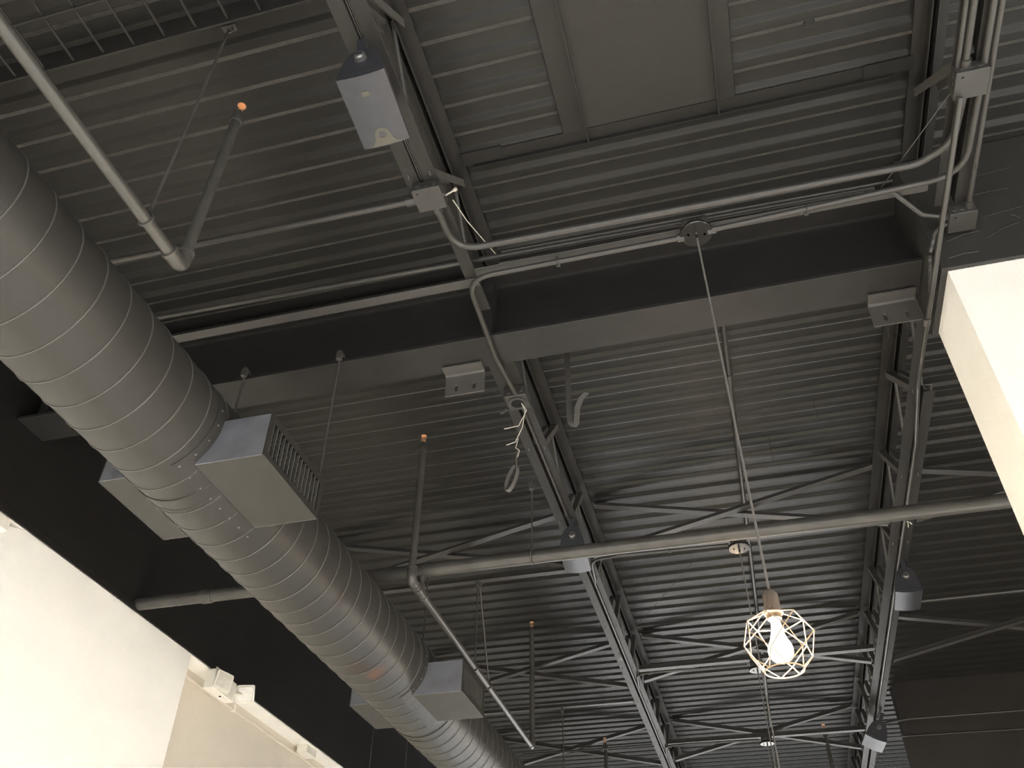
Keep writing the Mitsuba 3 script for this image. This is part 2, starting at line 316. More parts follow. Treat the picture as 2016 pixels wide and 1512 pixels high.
# security grid over the second skylight, upper left corner
gr = thing('security_grid', 'grid of thin steel bars under a skylight opening in the upper left corner', 'grille')
for x in [-3.10 + 0.1405 * i for i in range(13)]:
    part(gr, 'long_bar', rbx(x - 0.005, x + 0.005, 0.1, 1.345, H - 0.145, H - 0.135, 0.002), 'steel_paint', smooth=False)
for yb in (1.15, 0.97, 0.79, 0.61, 0.43, 0.25):
    part(gr, 'cross_bar', rbx(-3.2, -1.30, yb - 0.006, yb + 0.006, H - 0.157, H - 0.145, 0.002), 'steel_paint', smooth=False)
solo('steel_angle', cat_([bx(-3.2, -1.03, 1.345, 1.352, H - 0.16, H - 0.002), bx(-3.2, -1.03, 1.352, 1.405, H - 0.008, H - 0.002)]), 'steel_paint', 'long steel angle along the edge of the barred skylight, upper left', 'steel angle', smooth=False)

# ------------------------------------------------------------------ cross bridging and horizontal bridging
def xbrace(lab, x0, x1, yA, yB):
    k = thing('cross_bridging', lab, 'bridging')
    part(k, 'brace', angle_bar((x0, yA, 3.40), (x1, yA, 2.975), 0.055, 0.004, (0, -1, 0), (0, 0, 1)), 'brace_paint', smooth=25)
    part(k, 'brace', angle_bar((x0, yB, 2.965), (x1, yB, 3.39), 0.055, 0.004, (0, -1, 0), (0, 0, 1)), 'brace_paint', smooth=25)
    return k
for (yr, nm) in ((5.40, 'nearest'), (7.72, 'second'), (10.02, 'farthest')):
    xbrace(f'crossed steel bridging in the middle bay, {nm} row', -0.86, 1.06, yr, yr - 0.05)
    xbrace(f'crossed steel bridging in the left bay beside the duct, {nm} row', -3.0, -1.03, yr + 0.08, yr + 0.02)
    if yr < 9: xbrace(f'crossed steel bridging in the right bay, {nm} row', 1.23, 3.2, yr + 0.05, yr - 0.02)
def hbar(lab, x0, x1, y, z, w=0.045):
    solo('bridging_bar', angle_bar((x0, y, z), (x1, y, z), w, 0.004, (0, -1, 0), (0, 0, 1)), 'brace_paint', lab, 'bridging', smooth=25)
hbar('horizontal bridging angle in the middle bay carrying the second pendant mount', -0.87, 1.07, 5.36, 2.968)
hbar('horizontal bridging angle in the middle bay behind the glowing pendant cage', -0.87, 1.07, 7.42, 2.968, 0.06)
hbar('horizontal bridging angle in the middle bay carrying the farthest pendant mount', -0.87, 1.07, 9.42, 2.968, 0.06)
hbar('horizontal bridging angle in the left bay just above the main sprinkler pipe', -3.0, -1.03, 5.51, 2.968)
hbar('horizontal bridging angle in the left bay holding a single hanging rod', -3.0, -1.03, 8.13, 2.968)
hbar('bar angle from the duct to the end of the near joist, just before the girder', -3.2, -0.895, 2.655, 2.948, 0.05)
hbar('bar angle from the near joist towards the column, just before the girder', -0.893, 1.05, 2.60, 2.948, 0.05)

# ------------------------------------------------------------------ spiral duct
DX, DZ, DR = -2.155, 2.18, 0.25
du = thing('spiral_duct', 'large round grey spiral duct running along the left wall', 'duct')
def ring_tube(y0, y1, r, n=64):
    a = np.arange(n) / n * 2 * math.pi; ysn = np.linspace(y0, y1, 2)
    V = np.vstack([np.column_stack([DX + r * np.cos(a), np.full(n, yy), DZ + r * np.sin(a)]) for yy in ysn]); F = []
    for j in range(n):
        j2 = (j + 1) % n; F += [[j, n + j, n + j2], [j, n + j2, j2]]
    m = trimesh.Trimesh(V, F, process=False)
    c = m.triangles_center - np.array([DX, 0, DZ]); c[:, 1] = 0
    if (m.face_normals * c).sum() < 0: m.invert()
    return m
joints = [-1.6, 2.62, 5.62, 9.0, 11.5]
for a, b in zip(joints, joints[1:]):
    part(du, 'duct_section', ring_tube(a, b, DR), 'duct_paint', smooth=True)
    p_ = 0.139; th = np.arange(0, (b - a - 0.06) / p_ * 2 * math.pi, 2 * math.pi / 40)
    helix = [(DX + (DR + 0.0012) * math.cos(-t), a + 0.03 + p_ * t / (2 * math.pi), DZ + (DR + 0.0012) * math.sin(-t)) for t in th]
    part(du, 'spiral_seam', tube(helix, 0.0034, 6), 'seam_paint', smooth=True)
for j in joints[1:-1]:
    part(du, 'coupling_band', cat_([ring_tube(j - 0.035, j + 0.035, DR + 0.0025)] + [tube([(DX + (DR + .002) * math.cos(t), j + e, DZ + (DR + .002) * math.sin(t)) for t in np.linspace(0, 2 * math.pi, 60)], 0.004, 6) for e in (-0.035, 0.035)]), 'duct_paint', smooth=40)

def register(lab, s, xo, y0, y1, z0, z1):
    """s = +1: on the duct's right side. body, saddle, face frame, vertical vanes with cross wires behind, screws"""
    k = thing('air_register', lab, 'vent')
    xi = DX + s * 0.17; t = 0.002
    xs = sorted((xi, xo))
    lo, hi = (xi, xo)
    e = 0.004
    part(k, 'bottom_panel', rbx(*xs, y0, y1, z0, z0 + e, 0.001), 'register_paint', smooth=False)
    part(k, 'top_panel', rbx(*xs, y0, y1, z1 - e, z1, 0.001), 'register_paint', smooth=False)
    part(k, 'end_panel', rbx(*xs, y0 - 0.001, y0 + e, z0, z1, 0.001), 'galvanized', 'bluish bare metal end', smooth=False)
    part(k, 'end_panel', rbx(*xs, y1 - e, y1 + 0.001, z0, z1, 0.001), 'galvanized', smooth=False)
    fw = 0.028; x0, x1 = sorted((xo, xo + s * 0.006))
    part(k, 'face_frame', cat_([bx(x0, x1, y0, y1, z0, z0 + fw), bx(x0, x1, y0, y1, z1 - fw, z1), bx(x0, x1, y0, y0 + fw, z0 + fw, z1 - fw), bx(x0, x1, y1 - fw, y1, z0 + fw, z1 - fw)]), 'register_paint', smooth=False)
    n = 14; yv = np.linspace(y0 + fw + 0.01, y1 - fw - 0.01, n)
    for yy in yv:
        part(k, 'vane', rbx(*sorted((xo - s * 0.012, xo + s * 0.003)), yy - 0.0025, yy + 0.0025, z0 + fw - 0.002, z1 - fw + 0.002, 0.001), 'seam_paint', smooth=False)
    for zz in np.linspace(z0 + fw + 0.018, z1 - fw - 0.018, 5):
        part(k, 'rear_vane', bx(*sorted((xo - s * 0.026, xo - s * 0.014)), y0 + fw, y1 - fw, zz - 0.0018, zz + 0.0018), 'seam_paint', smooth=False)
    part(k, 'inner_damper', bx(*sorted((xo - s * 0.062, xo - s * 0.060)), y0 + e, y1 - e, z0 + e, z1 - e), 'black_void', 'dark inside', smooth=False)
    # curved saddle plate around the box
    a0 = math.asin(np.clip((z0 - DZ) / DR, -1, 1)) - 0.22; a1 = math.asin(np.clip((z1 - DZ) / DR, -1, 1)) + 0.22
    V, F = [], []; aa = np.linspace(a0, a1, 16)
    for r in (DR + 0.0035, DR + 0.0005):
        for a in aa:
            for yy in (y0 - 0.055, y1 + 0.055): V.append((DX + s * r * math.cos(a), yy, DZ + r * math.sin(a)))
    V = np.array(V); n2 = len(aa)
    for i in range(n2 - 1):
        F += [[2 * i, 2 * i + 1, 2 * i + 3], [2 * i, 2 * i + 3, 2 * i + 2]]
    o = 2 * n2
    for i in range(n2 - 1): F += [[2 * i, 2 * i + 2, o + 2 * i + 2], [2 * i, o + 2 * i + 2, o + 2 * i], [2 * i + 1, o + 2 * i + 3, 2 * i + 3], [2 * i + 1, o + 2 * i + 1, o + 2 * i + 3]]
    F += [[0, o, o + 1], [0, o + 1, 1], [2 * n2 - 2, 2 * n2 - 1, o + 2 * n2 - 1], [2 * n2 - 2, o + 2 * n2 - 1, o + 2 * n2 - 2]]
    part(k, 'saddle', trimesh.Trimesh(V, F, process=False), 'duct_paint', smooth=30)
    scr = []
    for yy in np.linspace(y0 - 0.03, y1 + 0.03, 8):
        a = a0 + 0.09; d = np.array([s * math.cos(a), 0, math.sin(a)]); scr.append(orient(lathe([(0, 0.004), (0.004, 0.003), (0.005, 0), (0, 0)], 8), d, np.array([DX, yy, DZ]) + d * (DR + 0.003)))
    for a in np.linspace(a0 + 0.1, a1 - 0.1, 5):
        d = np.array([s * math.cos(a), 0, math.sin(a)]); scr.append(orient(lathe([(0, 0.004), (0.004, 0.003), (0.005, 0), (0, 0)], 8), d, np.array([DX, y0 - 0.03, DZ]) + d * (DR + 0.003)))
    for m in scr: part(k, 'screw', m, 'knob_metal', smooth=False)
register('nearest air register on the right side of the duct, below the girder', 1, -1.690, 2.44, 2.94, 1.98, 2.185)
register('far air register on the right side of the duct, near the sprinkler branch', 1, -1.675, 4.99, 5.46, 1.98, 2.18)
register('near air register on the wall side of the duct', -1, -2.50, 2.52, 3.02, 2.035, 2.215)
register('far air register on the wall side of the duct', -1, -2.50, 5.20, 5.66, 2.035, 2.215)

def rod(lab, top, bot, r=0.0055, clip='beam', cat='hanger rod', name='hanger_rod'):
    k = thing(name, lab, cat)
    part(k, 'rod', tube([top, bot], r, 8), 'pipe_paint')
    x, y_, z = top
    if clip == 'beam':
        part(k, 'beam_clamp', cat_([bx(x - 0.012, x + 0.012, y_ - 0.02, y_ + 0.03, z + 0.004, z + 0.022), bx(x - 0.012, x + 0.012, y_ - 0.02, y_ + 0.004, z - 0.03, z + 0.022)]), 'pipe_paint', smooth=False)
    elif clip == 'eye':
        part(k, 'ceiling_eyelet', cat_([tube([(x + 0.02 * math.cos(a), y_, z - 0.005 + 0.02 * math.sin(a)) for a in np.linspace(-2.2, 2.2, 12)], 0.004, 6), bx(x - 0.03, x + 0.03, y_ - 0.015, y_ + 0.015, z + 0.012, z + 0.018)]), 'pipe_paint')
    return k
rod('thin rod from the girder to the top of the duct beside the near register', (-2.26, 2.955, 2.955), (-2.26, 2.955, 2.405))
rod('thin rod from the girder down past the outer face of the near register', (-1.727, 2.955, 2.955), (-1.727, 2.965, 2.0))
# ------------------------------------------------------------------ sprinkler piping
def head(pipe, x, y_, z):
    at = np.array([x, y_, z])
    m = lathe([(0, 0), (0.011, 0), (0.013, 0.006), (0.013, 0.013), (0.009, 0.016), (0.006, 0.024), (0, 0.024)], 12); m.apply_translation(at)
    k = part(pipe, 'sprinkler_head', m, 'copper', 'bright copper upright sprinkler head')
    arms = cat_([tube([at + (s * 0.010, 0, 0.014), at + (s * 0.0145, 0, 0.028), at + (s * 0.010, 0, 0.042), at + (0, 0, 0.050)], 0.0022, 6) for s in (-1, 1)])
    part(k, 'frame', arms, 'copper')
    g = tube([at + (0, 0, 0.022), at + (0, 0, 0.044)], 0.0028, 8); part(k, 'bulb', g, 'brass')
    pts = []
    for i in range(48):
        a = i / 48 * 2 * math.pi; r = 0.0185 if (i // 2) % 2 else 0.0150; pts.append((r * math.cos(a), r * math.sin(a)))
    d = trimesh.creation.extrude_polygon(Polygon(pts), 0.002, engine='earcut'); d.apply_translation(at + (0, 0, 0.050)); part(k, 'deflector', d, 'copper', smooth=False)
PR = 0.021
def elbow(a, b, c, r):
    P = bend([a, b, c], 0.03, 6); return tube(P, r, 14)
def sleeve(p, q, r): return tube([p, q], r, 14)

# near branch pipe with riser
sp1 = thing('sprinkler_pipe', 'sprinkler branch pipe at the upper left ending in an elbow and a riser', 'pipe')
part(sp1, 'branch', tube([(-1.64, -1.2, 2.215), (-1.64, 1.62, 2.215)], PR, 16), 'pipe_paint')
part(sp1, 'elbow', cat_([elbow((-1.64, 1.585, 2.215), (-1.64, 1.655, 2.215), (-1.64, 1.655, 2.285), PR + 0.006), sleeve((-1.64, 1.578, 2.215), (-1.64, 1.592, 2.215), PR + 0.009), sleeve((-1.64, 1.655, 2.278), (-1.64, 1.655, 2.292), PR + 0.009)]), 'pipe_paint')
part(sp1, 'riser', tube([(-1.64, 1.655, 2.26), (-1.637, 1.655, 3.09)], PR - 0.001, 16), 'pipe_paint')
part(sp1, 'reducer', tube([(-1.637, 1.655, 3.075), (-1.637, 1.655, 3.10), (-1.637, 1.655, 3.105), (-1.637, 1.655, 3.13), (-1.637, 1.655, 3.15)], [0.025, 0.025, 0.022, 0.020, 0.014], 14), 'pipe_paint')
head(sp1, -1.637, 1.655, 3.145)
# main pipe
mpy, mpz, MR = 4.35, 2.473, 0.0396
mn = thing('sprinkler_pipe', 'thick main sprinkler pipe crossing below the joists from wall to wall', 'pipe')
part(mn, 'main_run', tube([(XL + 0.002, mpy, mpz), (4.59, mpy + 0.03, mpz)], MR, 24), 'pipe_paint')
part(mn, 'coupling', tube([(-3.20, mpy, mpz), (-3.19, mpy, mpz), (-3.13, mpy, mpz), (-3.12, mpy, mpz)], [MR + .003, MR + 0.008, MR + 0.008, MR + .003], 20), 'pipe_paint')
# second branch
bz, bxx, bx2 = 2.337, -1.746, -1.777
ye, yt, y3, hz = 4.21, 4.36, 7.20, 3.30
sp2 = thing('sprinkler_pipe', 'sprinkler branch pipe beside the duct with a riser at each end, under the main', 'pipe')
part(sp2, 'riser', tube([(bxx, ye, bz + 0.05), (bxx + 0.003, ye - 0.01, hz - 0.05)], PR, 16), 'pipe_paint')
part(sp2, 'reducer', tube([(bxx, ye - 0.01, hz - 0.07), (bxx, ye - 0.01, hz - 0.045), (bxx, ye - 0.01, hz - 0.04), (bxx, ye - 0.01, hz - 0.015), (bxx, ye - 0.01, hz)], [0.026, 0.026, 0.023, 0.02, 0.014], 14), 'pipe_paint')
part(sp2, 'elbow', cat_([elbow((bxx, ye, bz + 0.075), (bxx, ye, bz), (bxx, ye + 0.075, bz), PR + 0.007), sleeve((bxx, ye, bz + 0.068), (bxx, ye, bz + 0.083), PR + .011), sleeve((bxx, ye + 0.065, bz), (bxx, ye + 0.08, bz), PR + .011)]), 'pipe_paint')
part(sp2, 'tee', cat_([sleeve((bxx, yt - 0.05, bz), (bxx, yt + 0.055, bz), PR + .007), sleeve((bxx, yt - 0.058, bz), (bxx, yt - 0.044, bz), PR + .011), sleeve((bxx, yt + 0.046, bz), (bxx, yt + 0.06, bz), PR + .011), sleeve((bxx, yt, bz), (bxx, yt, bz + 0.05), PR + .006)]), 'pipe_paint')
part(sp2, 'nipple', tube([(bxx, yt, bz), (bxx, yt, mpz - MR + 0.004)], 0.0185, 14), 'pipe_paint')
part(sp2, 'branch', tube([(bxx, ye + 0.04, bz), (bx2, y3 - 0.03, bz)], PR + .0005, 16), 'pipe_paint')
part(sp2, 'elbow', elbow((bx2, y3 - 0.06, bz), (bx2, y3, bz), (bx2, y3, bz + 0.06), PR + 0.005), 'pipe_paint')
part(sp2, 'riser', tube([(bx2, y3, bz + .02), (bx2, y3, 3.33)], PR, 16), 'pipe_paint')
part(sp2, 'reducer', tube([(bx2, y3, 3.33), (bx2, y3, 3.355), (bx2, y3, 3.36), (bx2, y3, 3.38)], [0.026, 0.026, 0.021, 0.014], 14), 'pipe_paint')
head(sp2, bxx, ye - 0.01, hz)
head(sp2, bx2, y3, 3.378)
# two more heads far away, each on its own riser
for (hx, hy, pl) in ((0.735, 10.0, 'far sprinkler riser right of the pendant cords'), (-1.61, 9.9, 'far sprinkler riser at the end of the left bay')):
    k = thing('sprinkler_pipe', pl, 'pipe'); head(k, hx, hy, 3.20)
    part(k, 'riser', tube([(hx, hy, 2.2), (hx, hy, 3.17)], PR - .002, 12), 'pipe_paint')
    part(k, 'reducer', tube([(hx, hy, 3.12), (hx, hy, 3.17), (hx, hy, 3.20)], [0.026, 0.026, 0.014], 12), 'pipe_paint')
    part(k, 'branch', tube([(hx, hy, 2.2), (hx, 14.5, 2.2)], PR, 12), 'pipe_paint')
def clamp_rod(lab, x, y_, ztop, zpipe, rp, axis='y', clip='eye', xt=None, yt=None):
    k = rod(lab, (x if xt is None else xt, y_ if yt is None else yt, ztop), (x, y_, zpipe + rp + 0.03), clip=clip)
    pts = []
    for a in np.linspace(-math.pi / 2 - 2.6, -math.pi / 2 + 2.6, 20):
        c, s_ = (rp + 0.003) * math.cos(a), (rp + 0.003) * math.sin(a)
        pts.append((x + c, y_, zpipe + s_) if axis == 'y' else (x, y_ + c, zpipe + s_))
    pts.append((x, y_, zpipe + rp + 0.035)); pts = [pts[-1]] + pts
    part(k, 'pipe_ring', tube(pts, 0.005, 6), 'pipe_paint')
    return k
clamp_rod('hanger rod from the deck to the near sprinkler branch, upper left', -1.64, 1.446, H - 0.002, 2.215, PR)
clamp_rod('hanger rod from the middle joist to the main sprinkler pipe', -1.070, mpy, 2.955, mpz, MR, axis='x', clip='beam')
clamp_rod('hanger rod straight down from the bridging to the second sprinkler branch', -1.757, 5.50, 2.965, bz, PR, clip='beam')
clamp_rod('slanting hanger rod from the bridging to the second sprinkler branch', -1.760, 5.84, 2.965, bz, PR, clip='beam', xt=-1.75, yt=5.52)
rod('single thin rod hanging from the bridging bar at the bottom of the left bay', (-1.71, 8.12, 2.965), (-1.71, 8.12, 1.6), 0.006, clip='beam')
rod('thin rod hanging behind the main pipe beside the duct', (-2.05, 5.25, 2.965), (-2.05, 5.25, 2.43), 0.006, clip='beam')
for i, (x, y_) in enumerate(((-3.05, 6.85), (-2.92, 7.3))):
    rod('thin wire rod against the black wall below the duct, ' + ('left one' if i == 0 else 'right one'), (x, y_, H), (x, y_, 1.4), 0.004, clip=None)

# ------------------------------------------------------------------ junction boxes and conduits
def jbox(lab, x0, x1, y0, y1, z0, z1, cover=True, knocks='-y', hole=True):
    k = thing('junction_box', lab, 'junction box')
    part(k, 'body', rbx(x0, x1, y0, y1, z0 + 0.002, z1, 0.003), 'conduit_paint', smooth=False)
    if cover: part(k, 'cover', rbx(x0 - 0.001, x1 + 0.001, y0 - 0.001, y1 + 0.001, z0 - 0.002, z0 + 0.002, 0.0015), 'conduit_paint', smooth=False)
    for f in np.linspace(0.22, 0.78, 3):
        c = np.array([x0 + f * (x1 - x0), y0, (z0 + z1) / 2])
        part(k, 'knockout', orient(lathe([(0, 0.002), (0.0105, 0.002), (0.0125, 0.0005), (0.0125, 0), (0, 0)], 14), (0, -1, 0), c), 'conduit_paint')
        c = np.array([x0 if knocks != '+x' else x1, y0 + f * (y1 - y0), (z0 + z1) / 2])
        part(k, 'knockout', orient(lathe([(0, 0.002), (0.0105, 0.002), (0.0125, 0.0005), (0.0125, 0), (0, 0)], 14), (-1 if knocks != '+x' else 1, 0, 0), c), 'conduit_paint')
    if hole:
        part(k, 'screw_hole', orient(lathe([(0, 0.0012), (0.0045, 0.0012), (0.0045, 0), (0, 0)], 10), (0, 0, -1), (x0 + 0.022, y0 + 0.018, z0 - 0.0015)), 'black_void', smooth=False)
    return k
jbox('square junction box under the near joist, just below the big speaker', -1.005, -0.885, 2.035, 2.145, 2.898, 2.953)
jbox('square junction box under the right joist near the top edge of the ceiling view', 1.082, 1.196, 2.03, 2.14, 2.890, 2.953)
jbox('square junction box at the end of the right joist, against the column', 1.130, 1.238, 2.70, 2.80, 2.885, 2.945)
jb = jbox('open box with dangling wires under the far joist just behind the girder', -0.985, -0.868, 3.40, 3.52, 2.885, 2.953, cover=False, hole=False)
part(jb, 'fixture_ring', orient(lathe([(0.034, 0), (0.050, 0), (0.050, 0.008), (0.034, 0.008), (0.034, 0)], 24), (0, 0, -1), (-0.926, 3.46, 2.887)), 'conduit_paint')
part(jb, 'dark_opening', orient(lathe([(0, 0), (0.034, 0), (0.034, 0.003), (0, 0.003)], 20), (0, 0, -1), (-0.926, 3.46, 2.887)), 'black_void', smooth=False)
w0 = np.array([-0.905, 3.46, 2.88])
part(jb, 'loose_wire', tube([w0, w0 + (0.02, 0.03, -0.03), w0 + (-0.03, 0.06, -0.10), w0 + (-0.10, 0.03, -0.13)], 0.0024, 6), 'pale_wire', 'pale loose wire')
part(jb, 'loose_wire', tube([w0, w0 + (0.015, 0.02, -0.04), w0 + (-0.005, 0.04, -0.13), w0 + (-0.045, 0.05, -0.21), w0 + (-0.09, 0.04, -0.23)], 0.0024, 6), 'pale_wire', 'pale loose wire')
part(jb, 'loose_wire', tube([w0 + (-0.03, 0.05, -0.19), w0 + (-0.045, 0.06, -0.24), w0 + (-0.025, 0.06, -0.26), w0 + (-0.035, 0.06, -0.30)], 0.0022, 6), 'pale_wire', 'pale loose wire')
rb = [(-0.968 + 0.020 * math.sin(a) - 0.045 * (1 - math.cos(a)) / 2, 3.60 + 0.004 * math.sin(a), 2.585 - 0.075 * (1 - math.cos(a))) for a in np.linspace(0.15, 2 * math.pi - 0.15, 24)]
LOOP_PTS = rb
part(jb, 'loose_wire', tube([w0 + (-0.035, 0.06, -0.26), (-0.963, 3.58, 2.61), (-0.965, 3.60, 2.565)], 0.004, 6), 'dark_wire')
part(jb, 'side_lug', tube([(-0.99, 3.50, 2.89), (-1.03, 3.52, 2.885), (-1.02, 3.53, 2.90)], 0.009, 6), 'conduit_paint')

def conduit(lab, pts, r, straps=(), rad=0.12, mat='conduit_paint', fit=()):
    k = thing('conduit', lab, 'conduit')
    part(k, 'tube', tube(bend(pts, rad, 8), r, 14), mat, smooth=40)
    for p in straps:
        x, y_, z = p
        part(k, 'strap', cat_([tube([(x, y_ + (r + .003) * math.cos(a), z + (r + .003) * math.sin(a)) for a in np.linspace(-math.pi, math.pi, 14)], 0.0045, 6), bx(x - 0.009, x + 0.009, y_ + r, y_ + r + 0.022, z - 0.003, z + 0.012)]), 'conduit_paint')
    for (p, q) in fit: part(k, 'connector', tube([p, q], r + 0.006, 12), 'conduit_paint')
    return k
conduit('long conduit from the duct to the box under the near joist', [(-2.9, 2.075, 2.925), (-1.005, 2.10, 2.925)], 0.0145, fit=[((-1.05, 2.10, 2.925), (-1.005, 2.10, 2.925))])
conduit('thick conduit bending out of the speaker box and across to the right joist', [(-0.936, 2.14, 2.918), (-0.930, 2.40, 2.918), (0.99, 2.425, 2.918), (1.115, 2.35, 2.918), (1.118, 2.14, 2.918)], 0.0155, fit=[((-0.936, 2.145, 2.918), (-0.935, 2.175, 2.918)), ((1.118, 2.14, 2.918), (1.118, 2.17, 2.918))], rad=0.13)
conduit('straight conduit passing above the near joist chord, left of the thick one', [(-2.9, 2.535, 3.03), (0.86, 2.60, 3.03)], 0.0125)
conduit('thin straight conduit close above the strut bar, right of the near joist', [(-0.80, 2.64, 3.06), (0.98, 2.68, 3.06)], 0.008, fit=[((0.30, 2.667, 3.06), (0.36, 2.668, 3.06))])
conduit('thinnest straight conduit between the thick one and the strut bar', [(-0.78, 2.60, 3.09), (0.95, 2.63, 3.09)], 0.006)
conduit('conduit curving up from the open box over the girder edge to the first pendant mount', [(-0.922, 3.41, 2.902), (-0.945, 3.10, 2.898), (-0.930, 2.562, 2.905), (0.045, 2.566, 2.913)], 0.0125, straps=[(-0.51, 2.562, 2.911)], rad=0.12, fit=[((0.02, 2.566, 2.913), (0.05, 2.566, 2.913))])
conduit('conduit from the first pendant mount to the right joist, curving up along it', [(0.155, 2.556, 2.913), (1.172, 2.515, 2.913), (1.188, 2.05, 2.93), (1.20, -1.0, 2.935)], 0.0125, straps=[(0.56, 2.541, 2.913)], rad=0.14, fit=[((0.15, 2.556, 2.913), (0.185, 2.555, 2.913))])
conduit('offset conduit dropping into the box at the column', [(0.80, 2.545, 2.945), (0.905, 2.56, 2.94), (1.03, 2.70, 2.92), (1.13, 2.735, 2.915)], 0.010, rad=0.05, fit=[((1.095, 2.728, 2.916), (1.13, 2.735, 2.915))])
conduit('conduit beside the right joist, passing left of the column', [(1.100, 2.12, 2.875), (1.012, 2.86, 2.655), (1.006, 3.35, 2.655), (1.10, 3.85, 2.90), (1.143, 4.4, 2.935), (1.15, 8.7, 2.935)], 0.011, rad=0.3, fit=[((1.005, 3.05, 2.655), (1.006, 3.09, 2.655))])
conduit('leftmost conduit along the underside of the right joist, above the upper box', [(1.098, 2.04, 2.935), (1.106, -1.5, 2.937)], 0.010)
conduit('second conduit along the underside of the right joist, entering the upper box', [(1.122, 2.035, 2.928), (1.130, -1.5, 2.930)], 0.0125, fit=[((1.122, 2.035, 2.928), (1.123, 2.00, 2.928))])
conduit('rightmost conduit along the right joist, running down to the box at the column', [(1.212, 2.71, 2.925), (1.222, -1.5, 2.930)], 0.0105, straps=[(1.213, 2.49, 2.925)], fit=[((1.212, 2.705, 2.925), (1.212, 2.675, 2.925))])
conduit('short conduit out of the bottom of the upper box along the right joist', [(1.135, 2.14, 2.925), (1.128, 2.30, 2.935), (1.10, 2.40, 2.945)], 0.010, rad=0.05)
fl = [(1.132, 2.76, 2.905), (1.075, 2.77, 2.88), (1.035, 2.82, 2.80), (1.02, 2.86, 2.72), (1.022, 2.94, 2.70), (1.04, 2.99, 2.74)]
fp = bend(fl, 0.06, 8); fp2 = []
for a, b in zip(fp, fp[1:]):
    for t in np.linspace(0, 1, 5)[:-1]: fp2.append(a + (b - a) * t)
fk = thing('flexible_conduit', 'ribbed flexible conduit looping from the lower box beside the column', 'conduit')
part(fk, 'hose', tube(fp2, [0.0085 + 0.0012 * (i % 2) for i in range(len(fp2))], 10), 'conduit_paint', smooth=False)
for p0, p1, lab in (((-0.965, -1.5), (-0.955, 2.035), 'pair of dark cables'),):
    pass
for dx in (-0.005, 0.004):
    solo('cable', tube([(-0.962 + dx, -1.5, 2.97), (-0.962 + dx, 2.04, 2.968)], 0.0035, 6), 'dark_wire', 'thin dark cable in the near joist slot above the big speaker, %s of two' % ('left' if dx < 0 else 'right'), 'cable', group='cables in the slot of the near joist')
for lab, xa, x1, ya, z in (('conduit running from the far joist to the second pendant mount', -0.90, 0.04, 5.29, 2.93), ('conduit running from the far joist to the third pendant mount, behind the glowing cage', -0.90, 0.04, 7.36, 2.93), ('conduit running from the far joist to the farthest pendant mount', -0.90, 0.04, 9.30, 2.93)):
    conduit(lab, [(xa - 0.02, ya + 0.35, 2.94), (xa + 0.01, ya + 0.02, 2.935), (xa + 0.2, ya - 0.01, z), (x1, ya + 0.02, z)], 0.010, straps=[(-0.35, ya, z)], rad=0.1)
conduit('long conduit on the far joist left of the glowing pendant', [(-0.93, 3.55, 2.945), (-0.935, 14.0, 2.945)], 0.008)
conduit('conduit high under the deck along the middle of the bay, behind the pendant cord', [(0.198, 3.2, 3.40), (0.20, 13.5, 3.40)], 0.0155, fit=[((0.198, 4.12, 3.40), (0.198, 4.18, 3.40))])
conduit('conduit crossing the right bay from the far joist, above the dark cross wall', [(1.19, 9.6, 2.945), (1.20, 9.15, 2.945), (1.45, 9.10, 2.95), (4.5, 9.10, 2.95)], 0.011, rad=0.1)
conduit('thin conduit across the front of the dark cross wall at the far right', [(1.20, 9.485, 2.915), (4.5, 9.485, 2.885)], 0.009)
conduit('thin conduit crossing the far end of the left bay', [(-2.4, 9.30, 2.95), (-1.03, 9.30, 2.95)], 0.010)
conduit('horizontal conduit crossing the right bay beyond the far right speaker', [(1.25, 6.55, 2.96), (4.5, 6.5, 2.96)], 0.012)
fplate = rbx(1.142, 1.20, 2.47, 2.51, 2.93, 2.95)

